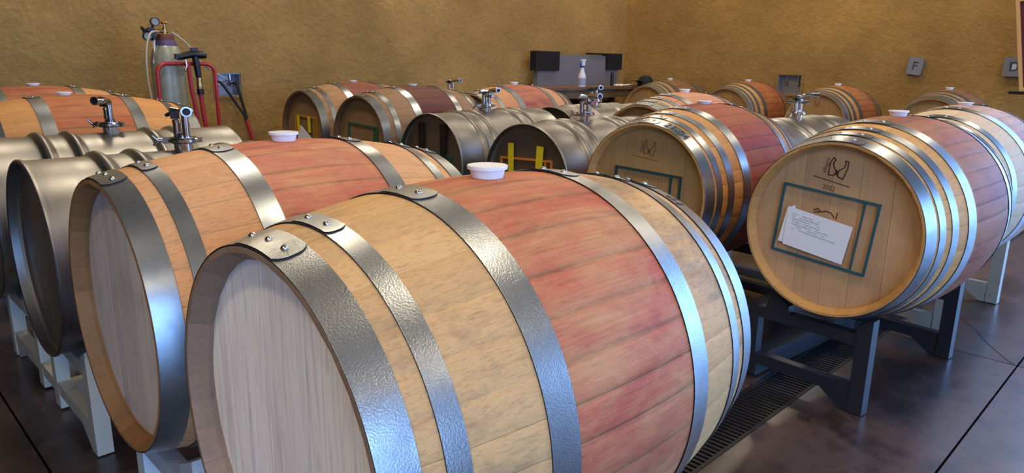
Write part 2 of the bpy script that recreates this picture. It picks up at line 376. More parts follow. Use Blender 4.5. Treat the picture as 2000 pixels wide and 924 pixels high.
# ------------------------------------------------------------------ barrels
TYPES = {'F': (.333, .279, .801), 'O': (.350, .285, .950)}
HOOPS6 = [(-.5, -.44), (-.404, -.365), (-.226, -.167)]
HOOPS8 = [(-.5, -.445), (-.431, -.397), (-.361, -.322), (-.256, -.200)]
def rad(T, x):
    Rb, Rh, L = TYPES[T]; return Rb-(Rb-Rh)*(2*x/L)**2
STAVES = {}
CHIME = {'stave_wood_maroon': 'chime_shaded', 'stave_wood_grey_red': 'chime_shaded', 'stave_wood_front': 'chime_wood', 'stave_wood_second': 'chime_umber'}
def stave_mesh(T, wdeg, mat):
    """one stave centred on +z, running along x; outer edge slightly rounded, ends chamfered inwards"""
    key = (T, round(wdeg*2)/2, mat)
    if key in STAVES: return STAVES[key]
    Rb, Rh, L = TYPES[T]; n = 22 if T == 'F' else 14
    hw = R(wdeg)/2-.0002/Rb; us = (-1, -.95, -.34, .34, .95, 1)
    xs = [-L/2+L*i/n for i in range(n+1)]
    xs = sorted(set(xs+[-L/2+.026, L/2-.026])); xs = [x for i, x in enumerate(xs) if i == 0 or x-xs[i-1] > .008 or x == L/2]
    vs = []; fs = []
    for x in xs:
        r = rad(T, x); d = L/2-abs(x)
        th = .007+.021*min(1, d/.026)
        for u in us: rr = r-(.0005 if abs(u) == 1 else 0); vs.append((x, rr*math.sin(u*hw), rr*math.cos(u*hw)))
        for u in (1, -1): vs.append((x, (r-th)*math.sin(u*hw), (r-th)*math.cos(u*hw)))
    m = 8
    for i in range(len(xs)-1):
        for k in range(m): fs.append((i*m+k, i*m+(k+1) % m, (i+1)*m+(k+1) % m, (i+1)*m+k))
    fs += [tuple(range(m-1, -1, -1)), tuple((len(xs)-1)*m+k for k in range(m))]
    me = MB().add(vs, fs).mesh('stave', mat, True, 30); me.materials.append(M[CHIME.get(mat, 'chime_gold')])
    at_ = me.attributes.new('seam', 'FLOAT', 'POINT')
    for q in me.vertices: at_.data[q.index].value = abs(math.atan2(q.co.y, q.co.z))/hw
    for pl in me.polygons:
        c = pl.center; rr_ = math.hypot(c.y, c.z)
        if rr_ < rad(T, c.x)-.0025 or abs(pl.normal.x) > .8: pl.material_index = 1
    STAVES[key] = me; return me
RINGS = {}
def hoop_mesh(T, a, b, mat, seg):
    key = (T, round(a, 4), round(b, 4), mat, seg)
    if key not in RINGS:
        L = TYPES[T][2]; xa, xb = a*L, b*L; ra, rb = rad(T, xa), rad(T, xb)
        # a flat strip: keep clear of the bulge in between
        t0, t1 = .0003, .0024
        mid = rad(T, (xa+xb)/2)-(ra+rb)/2; ra += mid; rb += mid
        e = .0003
        prof = [(ra+t0, xa), (ra+t1-e, xa), (ra+t1, xa+e), (rb+t1, xb-e), (rb+t1-e, xb), (rb+t0, xb)]
        me = MB().lathe(prof, seg, 'x', closed=True).mesh('hoop', mat, True, 25); me.materials.append(M['cut_edge_rim_shade'])
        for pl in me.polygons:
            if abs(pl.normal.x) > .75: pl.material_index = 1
        RINGS[key] = me
    return RINGS[key]
def plate_mesh(T, a, b, p0, p1, mat, off=.0024, th=.0022):
    """riveted overlap of a hoop: strip from angle p0 to p1 (deg, + towards the camera side) with rounded corners"""
    key = ('plate', T, round(a, 4), round(b, 4), p0, p1, mat)
    if key not in RINGS:
        L = TYPES[T][2]; xa, xb = a*L+.0006, b*L-.0006; ra, rb = rad(T, xa), rad(T, xb); mid = rad(T, (xa+xb)/2)-(ra+rb)/2; ra += mid; rb += mid
        n, w = 20, 8; vs = []; fs = []; Rm = (ra+rb)/2; cut = .42*(xb-xa)/Rm
        for lay in (0, 1):
            for j in range(w+1):
                u = j/w; x = xa+(xb-xa)*u; r = ra+(rb-ra)*u+off+(th if lay else -.002)
                e = cut*(abs(2*u-1)**3)*.55
                for i in range(n+1):
                    t = i/n; ph = R(p0)+e+(R(p1)-R(p0)-2*e)*t
                    lift = 0 if lay == 0 else -th*.8*max(0, 1-(t/.12))
                    vs.append((x, -(r+lift)*math.sin(ph), (r+lift)*math.cos(ph)))
        N = (w+1)*(n+1)
        for j in range(w):
            for i in range(n):
                q = (j*(n+1)+i, j*(n+1)+i+1, (j+1)*(n+1)+i+1, (j+1)*(n+1)+i)
                fs.append(tuple(N+k for k in q)); fs.append(q[::-1])
        ring = [i for i in range(n+1)]+[j*(n+1)+n for j in range(1, w+1)]+[w*(n+1)+i for i in range(n-1, -1, -1)]+[j*(n+1) for j in range(w-1, 0, -1)]
        for i in range(len(ring)):
            p, q = ring[i], ring[(i+1) % len(ring)]; fs.append((p, q, q+N, p+N))
        me = MB().add(vs, fs).mesh('overlap_plate', mat, True, 40); me.materials.append(M['cut_edge_rim_shade'])
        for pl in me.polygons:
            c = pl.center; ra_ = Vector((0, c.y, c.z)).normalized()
            if abs(pl.normal.dot(ra_)) < .5: pl.material_index = 1  # plate sides coloured dark for the shadow line round the rim
        RINGS[key] = me
    return RINGS[key]
RIV = MB().lathe([(0, .0042), (.0025, .0038), (.0046, .0024), (.0055, .0004), (.0055, -.001)], 12).mesh('rivet', 'rivet')
def seq(rng, given=None):
    """stave edge angles (deg) round the barrel"""
    e = list(given) if given else [-6.0]; end = e[0]+360
    while True:
        rest = end-e[-1]
        if rest < 15.5: break
        w = rng.choice((8.5, 9.5, 10.5, 11.5, 12.5, 13.5))
        if rest-w < 8: w = round(rest/2*2)/2/1.0 if rest < 17 else rest-9
        e.append(e[-1]+w)
    return e+[end]
HEADM = {}
def head_mesh(T, y0, y1, mat):
    key = (T, round(y0, 4), round(y1, 4), mat)
    if key not in HEADM:
        L = TYPES[T][2]; r = rad(T, L/2-.045)-.0262; y0, y1 = max(y0, -r), min(y1, r); g = .0005
        ys = [y0+g+(y1-y0-2*g)*i/6 for i in range(7)]; zt = [math.sqrt(max(0, r*r-y*y)) for y in ys]
        poly = [(y, z) for y, z in zip(ys, zt)]+[(y, -z) for y, z in reversed(list(zip(ys, zt)))]
        HEADM[key] = MB().prism(poly, 'x', -.009, .009).mesh('head_board', mat, False)
    return HEADM[key]
HCUTS = {'F': [-1, -.178, -.055, .058, .113, .19, 1], 'O': [-1, -.17, -.07, .02, .11, .18, 1]}
BARRELS = {}
def oak_barrel(key, label, x, y, zax, yaw, T, hoops, wood, head, hoopmat='hoop', edges=None, seed=1, seg=64, plates=None, group='oak barrels in the cellar', rivets=True):
    Rb, Rh, L = TYPES[T]; rng = random.Random(seed)
    t = thing('oak_barrel', label, 'barrel', (x, y, zax-Rb), R(yaw), group)
    BARRELS[key] = (t, T, x, y, zax, yaw)
    e = seq(rng, edges)
    for a, b in zip(e, e[1:]):
        w = round((b-a)*2)/2
        put('stave', stave_mesh(T, b-a, wood), t, (0, 0, Rb), (R((a+b)/2), 0, 0))
    for end in (-1, 1):
        cs = HCUTS[T]
        for c0, c1 in zip(cs, cs[1:]): put('head_board', head_mesh(T, c0, c1, head), t, (end*(L/2-.045), 0, Rb))
    plates = plates or [(-14, 13), (-11, 10), (-9, 9), (-9, 9)]
    for end in (-1, 1):
        for k, (a, b) in enumerate(hoops):
            if end == 1: a, b = -b, -a
            h = put('hoop', hoop_mesh(T, a, b, hoopmat, seg), t, (0, 0, Rb), (0, 0, 0))
            p0, p1 = plates[k]
            if not rivets: continue
            put('overlap_plate', plate_mesh(T, a, b, p0, p1, hoopmat), h)
            xm = (a+b)/2*L; sl = math.atan2(rad(T, b*L)-rad(T, a*L), (b-a)*L)
            for ph in ((-.72, .02, .66) if k == 0 and T == 'F' else (-.45, .5)):
                pc = (p0+p1)/2+ph*(p1-p0)/2; rr = rad(T, xm)+.0046
                put('rivet', RIV, h, (xm, -rr*math.sin(R(pc)), rr*math.cos(R(pc))), (R(pc), -sl, 0))
    return t
def wood_for(n, *a, **k):
    M[n] = oak(n, *a, **k); return n
TAN = (206, 168, 118)
wood_for('stave_wood_front', (210, 166, 110), (186, 84, 62), -.15, .155, .92, .72, blotch=.55)
wood_for('stave_wood_second', (224, 172, 116), (188, 88, 70), -.15, .16, .90, .12, blotch=.5, tint=.22, edge=.03)
wood_for('stave_wood_left', (214, 154, 88), (176, 82, 52), -.19, .20, .88, .1, blotch=.3, tint=.12)
wood_for('stave_wood_left_rear', (200, 150, 98), (160, 76, 56), -.2, .2, .9, .1)
wood_for('stave_wood_twentytwo', (216, 164, 92), (144, 68, 60), -.19, .30, .92, .1, blotch=.2, edge=.03, tint=.12)
wood_for('stave_wood_redbilge', (216, 158, 88), (146, 46, 44), -.19, .19, .95, .1, blotch=.12, tint=.15)
wood_for('stave_wood_maroon', (150, 116, 84), (92, 38, 40), -.19, .19, .97, .6, blotch=.1)
wood_for('stave_wood_grey_red', (168, 128, 92), (134, 66, 58), -.18, .19, .9, .6)
wood_for('stave_wood_pink', (216, 168, 118), (206, 132, 100), -.30, .3, .9, .1)
wood_for('stave_wood_scarlet', (210, 152, 104), (148, 64, 62), -.2, .2, .92, .1, tint=.3)
wood_for('stave_wood_pale', (216, 192, 158), (176, 124, 132), -.19, .2, .75, .1, blotch=.5, edge=.012)
wood_for('stave_wood_orange', (190, 144, 88), (160, 84, 46), -.25, .3, .92, .15)
wood_for('stave_wood_brown', (160, 128, 88), (124, 76, 54), -.25, .3, .85, .3)
M['head_white'] = headwood('head_white', (250, 240, 226), (224, 206, 190), .2, .3)
M['head_grey'] = headwood('head_grey', (204, 192, 176), (160, 124, 118), .13, .4)
M['head_tan'] = headwood('head_tan', (192, 152, 108), (146, 104, 74), .08, .4)
M['head_gold'] = headwood('head_gold', (164, 128, 78), (120, 90, 58), .1, .25)
M['head_brown'] = headwood('head_brown', (134, 104, 66), (94, 72, 48), .1, .3)
AX = FZ-.5114
f1_edges = [-4.0, 8.2, 20.2, 31.2, 43.3, 54.0, 64.3, 74.0, 82.9]
f1_plates = [(-13, 13), (-9.5, 10), (-9, 8.8)]
B = oak_barrel
B('F1', 'large wine-stained oak barrel nearest the camera with pebbled galvanized hoops and pale head', .778, .833, AX, -.71, 'F', HOOPS6, 'stave_wood_front', 'head_white', 'hoop_pebbled', f1_edges, 11, 128, f1_plates)
B('F2', 'pink-stained oak barrel with smooth hoops and greyish head, directly behind the nearest barrel', .786, 1.528, AX, -.72, 'F', HOOPS6, 'stave_wood_second', 'head_grey', 'hoop', [-5.5, 8.7, 16.5, 29.7, 38.3], 12, 128, f1_plates)
B('O1', 'orange-red stained oak barrel at left edge, just behind the steel drums', .953, 3.85, FZ-.170-.35, 0, 'O', HOOPS6, 'stave_wood_left', 'head_gold', 'hoop', None, 13, 80)
B('O2', 'oak barrel at far left against the ochre wall, farthest of the left row', .935, 4.61, FZ-.152-.35, 0, 'O', HOOPS6, 'stave_wood_left_rear', 'head_gold', 'hoop', None, 14)
B('B6', 'oak barrel marked 2022 holding white papers on its head, on charcoal rack', 2.777, .834, AX, -2.1, 'O', HOOPS8, 'stave_wood_twentytwo', 'head_tan', 'hoop', None, 15, 96, [(-14, 14), (-13, 13.2), (-12, 12), (-11, 10.5)])
B('B5', 'oak barrel with deep red bilge and 21-04 written on its front hoop', 2.883, 1.671, AX, 2.29, 'O', HOOPS8, 'stave_wood_redbilge', 'head_gold', 'hoop', None, 16, 96, [(-10, 9.7), (-9, 9), (-9, 9), (-9, 9)])
B('B2', 'oak barrel with dark maroon bilge and green-edged label frame beside the dark-taped drum', 3.109, 4.106, AX, 1.98, 'O', HOOPS6, 'stave_wood_maroon', 'head_brown', 'hoop', None, 17, 80)
B('B1', 'oak barrel with yellow-taped paper on its head, nearest the left wall', 3.186, 4.987, AX, 1.35, 'O', HOOPS6, 'stave_wood_grey_red', 'head_brown', 'hoop', None, 18, 80)
B('C6', 'pale oak barrel with purple-pink stain at right edge, behind the barrel marked 2022', 3.76, .857, FZ-.1535-.35, -1, 'O', HOOPS6, 'stave_wood_pale', 'head_tan', 'hoop', None, 19, 80)
B('C4', 'pink-orange oak barrel peeking out behind the red-bilged barrel', 3.9, 2.40, FZ-.1565-.35, 1, 'O', HOOPS8, 'stave_wood_pink', 'head_gold', 'hoop_dull', None, 20)
B('C2', 'scarlet-stained oak barrel in the rear row in front of the table', 4.065, 4.049, FZ-.161-.35, 1, 'O', HOOPS6, 'stave_wood_scarlet', 'head_gold', 'hoop_dull', None, 21)
for key, lab, x, y, zt, wd, sd in (('D1', 'brown oak barrel by the black cap, leftmost along the far wall', 7.1, 4.57, -.155, 'stave_wood_brown', 22),
                                  ('D2', 'oak barrel with rust-red bilge, second from the corner along the far wall', 7.12, 3.63, -.147, 'stave_wood_orange', 23),
                                  ('D3', 'orange oak barrel with branded head below the sign lettered F', 7.1, 2.70, -.160, 'stave_wood_orange', 24),
                                  ('D4', 'dark brown oak barrel at the right end of the far-wall row', 7.1, 1.755, -.166, 'stave_wood_brown', 25)):
    B(key, lab, x, y, FZ+zt-.35, 0, 'O', HOOPS8, wd, 'head_gold', 'hoop_dull', None, sd, 64, rivets=False)

# bungs
bung_me = MB().lathe([(0, .0225), (.018, .0235), (.027, .0255), (.0292, .0250), (.0297, .0225), (.0290, .0165), (.0255, .0150), (.0245, .006), (.0235, 0), (.022, -.012), (0, -.012)], 40).mesh('bung', 'bung', True, 50)
for key, lab in (('F1', 'white silicone bung on top of the nearest barrel'), ('F2', 'white bung on the pink-stained second barrel'),
                 ('O1', 'flat white bung on the orange-red barrel at left edge'), ('O2', 'small white bung on the far left barrel by the wall'),
                 ('B6', 'white bung on top of the barrel marked 2022'), ('B5', 'white bung on the barrel with the deep red bilge'),
                 ('B2', 'white bung on the dark maroon barrel'), ('B1', 'white bung on the barrel nearest the left wall corner of the middle row'),
                 ('C6', 'white bung on the pale purple-stained barrel at right edge'), ('C4', 'white bung on the pink-orange barrel behind the red-bilged one'),
                 ('C2', 'white bung on the scarlet barrel in front of the table'), ('D1', 'white bung on the brown barrel beside the black cap'),
                 ('D2', 'white bung on the rust-red barrel at the far wall'), ('D3', 'white bung on the orange barrel below the sign lettered F'),
                 ('D4', 'white bung on the dark brown barrel at right end of the far row')):
    t, T, x, y, zax, yaw = BARRELS[key]
    o = put('bung', bung_me, None, (x-(.055 if key == 'O1' else 0), y, zax+TYPES[T][0]+.0012), (0, 0, random.random()*6)); o.scale = (1.12, 1.12, .42 if key in ('O1', 'O2', 'B5', 'C6', 'B1', 'B2') else .7); tag(o, lab, 'bung', 'barrel bungs')

# ------------------------------------------------------------------ steel drums
RS, LS, AXS = .282, .895, AX-.052
def drum_profile():
    p = [(-LS/2, RS-.006), (-LS/2-.002, RS-.001), (-LS/2+.002, RS+.003), (-LS/2+.010, RS+.003), (-LS/2+.016, RS-.001)]
    for c in (-.25, -.15, .13, .225):
        for d, h in ((-.040, 0), (-.028, .0), (-.023, .001), (-.014, .0085), (-.007, .0130), (0, .0145), (.007, .0130), (.014, .0085), (.023, .001), (.028, 0), (.040, 0)): p.append((c+d, RS-.001+h))
    p += [(LS/2-.016, RS-.001), (LS/2-.010, RS+.003), (LS/2-.002, RS+.003), (LS/2+.002, RS-.001), (LS/2, RS-.006)]
    p += [(LS/2-.03, RS-.007), (-LS/2+.03, RS-.007)]
    return [(r, h) for h, r in p]
shell_me = MB().lathe(drum_profile(), 96, 'x', closed=True).mesh('shell', 'steel', True, 40)
dh = MB().lathe([(0, -LS/2+.034), (.12, -LS/2+.034), (RS-.03, -LS/2+.036), (RS-.012, -LS/2+.030), (RS-.0075, -LS/2+.022), (RS-.0075, -LS/2+.040), (0, -LS/2+.040)], 64, 'x').mesh('drum_head', 'steel_dark', True, 40)
# fitting meshes (origin on the drum top)
ferr = MB().lathe([(0, 0), (.026, -.004), (.026, .022), (.034, .026), (.034, .034), (0, .034)], 28).mesh('ferrule', 'chrome', True, 40)
clampr = MB().lathe([(.036, .022), (.040, .026), (.040, .034), (.036, .038), (.032, .038), (.032, .022)], 28, closed=True)
clampr.box((-.044, 0, .030), (.018, .016, .018)); clampr.box((.043, .0, .030), (.014, .012, .014)); clampr = clampr.mesh('clamp', 'chrome', True, 40)
wing = MB().tube([(-.050, 0, .030), (-.072, 0, .030)], .006, 10).tube([(-.066, -.004, .030), (-.078, -.012, .046)], [.005, .0035], 8).tube([(-.066, .004, .030), (-.078, .012, .014)], [.005, .0035], 8).mesh('wing_nut', 'chrome', True, 50)
lid = MB().lathe([(0, .040), (.034, .040), (.034, .036), (0, .036)], 28).lathe([(0, .052), (.012, .052), (.016, .048), (.016, .040), (0, .040)], 20).mesh('cap', 'chrome', True, 40)
stand = MB().tube([(.010, -.010, .038), (.010, -.010, .118)], .0095, 14).tube([(-.014, .006, .038), (-.014, .006, .084)], .0105, 14).lathe([(0, .094), (.010, .092), (.0125, .084), (0, .084)], 14, c=(-.014, .006, 0)).mesh('standpipe', 'chrome', True, 40)
spout = MB().tube([(.010, -.010, .108), (.012, -.018, .116), (.018, -.036, .120), (.022, -.058, .121)], [.011, .012, .012, .0125], 14, False)
spout.lathe([(.0125, 0), (.0150, 0), (.0150, -.008), (.0130, -.010), (.0130, -.026), (.0150, -.028), (.0150, -.034), (.0105, -.034), (.0105, -.004)], 16, 'y', (.022, -.056, .121)).tube([(-.004, -.006, .118), (-.026, .004, .122)], .007, 10)
spout = spout.mesh('spout', 'chrome', True, 40)
shade_disc = MB().lathe([(0, -.0005), (.0104, -.0005), (.0104, .0012), (0, .0012)], 16, 'y', (.022, -.0865, .121)).mesh('spout_shade_disc', 'rubber')  # black disc paints the shade inside the open spout
lever = MB().tube([(-.022, .002, .112), (-.040, .012, .104)], [.007, .005], 8).box((-.016, .0, .106), (.022, .018, .022)).mesh('valve', 'rubber', True, 40)
cross = MB().tube([(.010, -.050, .086), (.010, .05, .086)], .009, 12).tube([(-.045, -.010, .112), (.040, -.010, .112)], .008, 12).mesh('cross_pipe', 'chrome', True, 40)
DRUMS = {}
def drum(key, label, x, y, zax, yaw, rotfit, tall=0):
    t = thing('steel_drum', label, 'drum', (x, y, zax-RS), R(yaw), 'stainless steel drums'); DRUMS[key] = (t, x, y, zax, yaw)
    put('shell', shell_me, t, (0, 0, RS)); put('drum_head', dh, t, (0, 0, RS)); put('drum_head', dh, t, (0, 0, RS), (0, 0, PI))
    f = put('fitting', ferr, t, (0, 0, 2*RS-.001), (0, 0, rotfit)); f.scale = (1.12, 1.12, 1.04)
    for nm, me in (('clamp', clampr), ('wing_nut', wing), ('cap', lid), ('standpipe', stand), ('spout', spout), ('spout_shade_disc', shade_disc), ('valve', lever)): put(nm, me, f)
    if tall: put('cross_pipe', cross, f)
    return t
drum('S1', 'stainless steel drum with open rimmed head beside the pink-stained barrel', .86, 2.338, AXS, -.4, R(-25))
drum('S2', 'stainless steel drum at left, farther of the two in the left row', .858, 3.06, AXS, 0, R(-55))
drum('B4', 'stainless steel drum with yellow tape and orange frame on its dark head', 2.92, 2.382, AXS, .13, R(-20), 1)
drum('B3', 'stainless steel drum with two black tape strips on its dark head', 2.976, 3.196, AXS, .5, R(-15), 1)
drum('C3', 'stainless steel drum behind the yellow-taped drum', 3.98, 3.17, FZ-.277-RS, 0, R(-40))
drum('C5', 'stainless steel drum between the red-bilged barrel and the barrel marked 2022', 3.84, 1.66, FZ-.27-RS, 0, R(10), 1)
drum('C1', 'stainless steel drum hidden behind the maroon barrel, only its valve showing', 4.13, 4.9, FZ-.275-RS, 0, R(0), 0)

# ------------------------------------------------------------------ marks and holders on the heads
def ribbon(mb, pts, w, closed=False):
    """flat stroke in the (u right, v up) plane of a head that faces -x; built proud of the plane by 0.6 mm"""
    P = [Vector(p) for p in pts]
    if closed: P.append(P[0])
    for a, b in zip(P, P[1:]):
        t = (b-a)
        if t.length < 1e-6: continue
        t.normalize(); n = Vector((-t.y, t.x))*w/2; a2 = a-t*w*.3; b2 = b+t*w*.3
        mb.prism([(-(a2-n).x, (a2-n).y), (-(a2+n).x, (a2+n).y), (-(b2+n).x, (b2+n).y), (-(b2-n).x, (b2-n).y)], 'x', -.0008, .0004)
    return mb
def text_mesh(txt, size, mat, extrude=.0004):
    c = bpy.data.curves.new('lettering', 'FONT'); c.body = txt; c.size = size; c.align_x = 'CENTER'; c.align_y = 'CENTER'; c.extrude = extrude; c.resolution_u = 3
    o = bpy.data.objects.new('lettering', c); COL.objects.link(o); me = bpy.data.meshes.new_from_object(o)
    bpy.data.objects.remove(o); bpy.data.curves.remove(c); me.materials.clear(); me.materials.append(M[mat]); return me
def face_rot(me, u, v, rot):
    """put a text mesh (xy plane) onto a head plane facing -x at (u,v), rotated by rot"""
    c, s = math.cos(rot), math.sin(rot)
    for q in me.vertices:
        x, y, z = q.co; q.co = (-z, -(u+x*c-y*s), v+x*s+y*c)
    me.update(); return me
def rot2(p, a, c=(0, 0)):
    return (c[0]+p[0]*math.cos(a)-p[1]*math.sin(a), c[1]+p[0]*math.sin(a)+p[1]*math.cos(a))
def head_x(T): return -TYPES[T][2]/2+.045-.009
def logo(key, u0, v0, rot, mat, year=None, scale=1.0, words=True):
    t, T = BARRELS[key][:2]; Rb = TYPES[T][0]; hx = head_x(T)
    Lp = [(570, 165), (532, 240), (515, 275), (505, 490), (610, 490), (645, 400), (592, 340), (575, 262), (615, 205)]
    Rp = [(785, 210), (845, 215), (840, 350), (770, 545), (670, 500), (688, 395), (780, 330), (805, 262)]
    def cv(p): return rot2(((p[0]-680)/5680*scale, -(p[1]-350)/5680*scale), R(-10)*0+rot, (u0, v0))
    mb = MB(); ribbon(mb, [cv(p) for p in Lp], .0036*scale, True); ribbon(mb, [cv(p) for p in Rp], .0036*scale, True)
    ribbon(mb, [cv((648, 400)), cv((655, 470))], .007*scale)
    o = part('burnt_mark', mb, mat, t, (hx, 0, Rb), smooth=False); o['label'] = 'burnt emblem of two curved bottle halves'
    if not words: return
    me = face_rot(text_mesh('allegro', .019*scale, mat), *cv((448, 315)), R(80)+rot); put('burnt_lettering', me, t, (hx, 0, Rb))
    mb = MB(); rg = random.Random(3); xx = 235
    while xx < 890:
        w = rg.choice((14, 22, 30)); yy = 540+(xx-235)*.19
        ribbon(mb, [cv((xx, yy)), cv((xx+w, yy+w*.19))], .0028*scale); xx += w+rg.choice((7, 9, 16))
    part('burnt_line', mb, mat, t, (hx, 0, Rb), smooth=False)
    if year:
        me = face_rot(text_mesh(year, .021*scale, 'brand'), *cv((540, 735)), R(-9)+rot); put('burnt_year', me, t, (hx, 0, Rb))
logo('B6', -.005, .200, 0, 'brand', '2022')
logo('B5', .006, .185, R(4), 'faintbrand', None, .95)
logo('D3', .0, .19, 0, 'faintbrand', None, .9, False)
def holder(key, cu, cv, w, h, rot, mat, bw=.0065, divider=.86, drumk=False, clear=True):
    if drumk: t = DRUMS[key][0]; z0 = RS; hx = -LS/2+.034
    else: t, T = BARRELS[key][:2]; z0 = TYPES[T][0]; hx = head_x(T)
    f = None; a = rot
    def seg(p, q, ww):
        P_, Q_ = Vector(rot2(p, a, (cu, cv))), Vector(rot2(q, a, (cu, cv))); tt = (Q_-P_).normalized(); n = Vector((-tt.y, tt.x))*ww/2
        return MB().prism([(-(P_-n).x, (P_-n).y), (-(P_+n).x, (P_+n).y), (-(Q_+n).x, (Q_+n).y), (-(Q_-n).x, (Q_-n).y)], 'x', -.009, .0)
    x0, x1, y0, y1 = -w/2, w/2, -h/2, h/2
    f = part('label_holder', seg((x0-bw/2, y1), (x1+bw/2, y1), bw), mat, t, (hx, 0, z0), smooth=False)
    for p, q in (((x0-bw/2, y0), (x1+bw/2, y0)), ((x0, y0+bw/2), (x0, y1-bw/2)), ((x1, y0+bw/2), (x1, y1-bw/2))): part('holder_edge', seg(p, q, bw), mat, f, smooth=False)
    if divider: part('holder_edge', seg((x0+w*divider, y0+bw/2), (x0+w*divider, y1-bw/2), bw*.7), mat, f, smooth=False)
    return f
holder('B6', -.030, .0, .312, .232, R(-5.4), 'teal')
holder('B5', 0, -.03, .308, .235, R(-2.5), 'darkteal', .008)
holder('B4', -.02, -.01, .34, .235, R(2), 'orange', .009, .88, True)
holder('B3', -.02, -.06, .33, .235, R(-2), 'green', .008, .88, True)
holder('B2', .01, -.02, .32, .235, R(-3), 'green', .010, .9)
holder('B1', .01, -.02, .30, .235, R(-2), 'mustard', .014, .88)
def onhead(key, drumk, name, label, cat, poly, mat, x, th=.0006, group=None, rot=0):
    """flat sheet or tape lying on a head: polygon in (u,v)"""
    t, xx, yy, zax, yaw = DRUMS[key] if drumk else (BARRELS[key][0], *BARRELS[key][2:])
    hx = (-LS/2+.034) if drumk else head_x(BARRELS[key][1])
    mb = MB().prism([(-p[0], p[1]) for p in poly], 'x', hx+x-th, hx+x)
    o = part(name, mb, mat, None, (xx, yy, zax), (0, 0, R(yaw)), smooth=False); return tag(o, label, cat, group)
onhead('B6', False, 'paper_sheet', 'rear white sheet, showing at left behind the top sheet on the 2022 barrel', 'paper', [(-.155, .050), (-.128, .062), (-.115, -.072), (-.177, -.070)], 'paper', -.0105)
ps = onhead('B6', False, 'paper_sheet', 'front white paper with faint print on the 2022 barrel head', 'paper', [(-.151, .056), (.067, .020), (.046, -.108), (-.158, -.076)], 'paper', -.0125)
mb = MB(); rg = random.Random(5)
for r_ in range(7):
    u = -.132; v = .034-r_*.0085
    while u < -.132+(.14 if r_ in (4, 5, 6) else .09):
        w = rg.choice((.006, .010, .016))
        if rg.random() < .75: ribbon(mb, [(u, v-.165*(u+.132)), (u+w, v-.165*(u+w+.132))], .0016)
        u += w+.004
hx = head_x('O')
part('faint_print', mb, 'print', ps, (hx-.0132, 0, 0), smooth=False)
mb = MB()
for pts in ([(-.07, .055), (-.055, .060), (-.045, .05)], [(-.045, .05), (-.03, .056), (-.012, .052), (.0, .038)], [(-.068, .048), (-.05, .05)], [(.008, .055), (.006, .035)]): ribbon(mb, pts, .0035)
part('burnt_mark', mb, 'brand', BARRELS['B6'][0], (head_x('O'), 0, .35), smooth=False)
for u, lab in ((-.120, 'left strip of yellow tape on the dark drum head'), (.074, 'right strip of yellow tape on the dark drum head')):
    onhead('B4', True, 'yellow_tape', lab, 'tape', [(u-.022, .178), (u+.018, .180), (u+.020, .02), (u-.018, -.17), (u-.05+.028, -.17), (u-.018, .02)] if u < 0 else [(u-.020, .180), (u+.026, .178), (u+.018, .09), (u+.016, -.17), (u-.026, -.17), (u-.026, .09)], 'yellow', -.0095, .0006, 'yellow tape strips')
for u, lab in ((-.105, 'left strip of black tape on the drum beside the maroon barrel'), (.088, 'right strip of black tape on the drum beside the maroon barrel')):
    onhead('B3', True, 'black_tape', lab, 'tape', [(u-.026, .225), (u+.026, .225), (u+.022, -.12), (u-.022, -.12)], 'blacktape', -.0095, .0006, 'black tape strips')
onhead('B1', False, 'paper_sheet', 'torn white paper on the yellow-taped barrel head by the left wall', 'paper', [(-.10, .0), (-.05, .03), (.10, -.06), (.10, -.16), (-.11, -.16)], 'paper', -.0110)
for u, lab in ((-.085, 'left strip of yellow tape on the barrel nearest the left wall'), (.07, 'right strip of yellow tape on the barrel nearest the left wall')):
    onhead('B1', False, 'yellow_tape', lab, 'tape', [(u-.02, .10), (u+.02, .10), (u+.02, -.02), (u-.02, -.02)], 'yellow', -.0125, .0006, 'yellow tape strips')
onhead('B2', False, 'paper_sheet', 'white paper corner inside the green frame of the maroon barrel', 'paper', [(-.10, -.09), (-.06, -.02), (.03, -.08), (.03, -.14), (-.10, -.14)], 'paper', -.0110)
mb = MB()
for u in (-.03, -.015, .0, .018, .03): ribbon(mb, [(u, .138), (u+.006, .152)], .003)
part('faint_mark', mb, 'faintbrand', BARRELS['B2'][0], (head_x('O'), 0, .35), smooth=False)
def hoop_text(key, txt, size, mat, a, b, ph, flip=False):
    t, T = BARRELS[key][:2]; Rb, Rh, L = TYPES[T]; me = text_mesh(txt, size, mat, .0002); xm = (a+b)/2*L
    for q in me.vertices:
        x, y, z = q.co
        if flip: x, y = -x, -y
        ax = xm+y; r = rad(T, ax)+.0036+z; p = R(ph)+x/r
        q.co = (ax, -r*math.sin(p), r*math.cos(p))
    me.update(); put('hoop_lettering', me, t, (0, 0, Rb))
hoop_text('B5', '21-04', .05, 'ink', -.5, -.445, 26)
hoop_text('F1', '10', .042, 'rubber', .44, .5, 24, True)
# tally scratches on the nearest barrel's plates
for a, b, ph in ((-.5, -.44, 3.2), (-.5, -.44, 9.6), (-.404, -.365, 4.6)):
    mb = MB(); T = 'F'; L = .801; xm = (a+b)/2*L
    for k in range(3):
        p = R(ph+k*.55); r0 = rad(T, xm)+.0056
        mb.add([(xm+.004+dx, -r0*math.sin(p+dp), r0*math.cos(p+dp)) for dx, dp in ((0, 0), (0, .0025), (.013, .0065), (.013, .004))], [(0, 1, 2, 3)])
    part('scratch_mark', mb, 'rivet', BARRELS['F1'][0], (0, 0, .333), smooth=False)

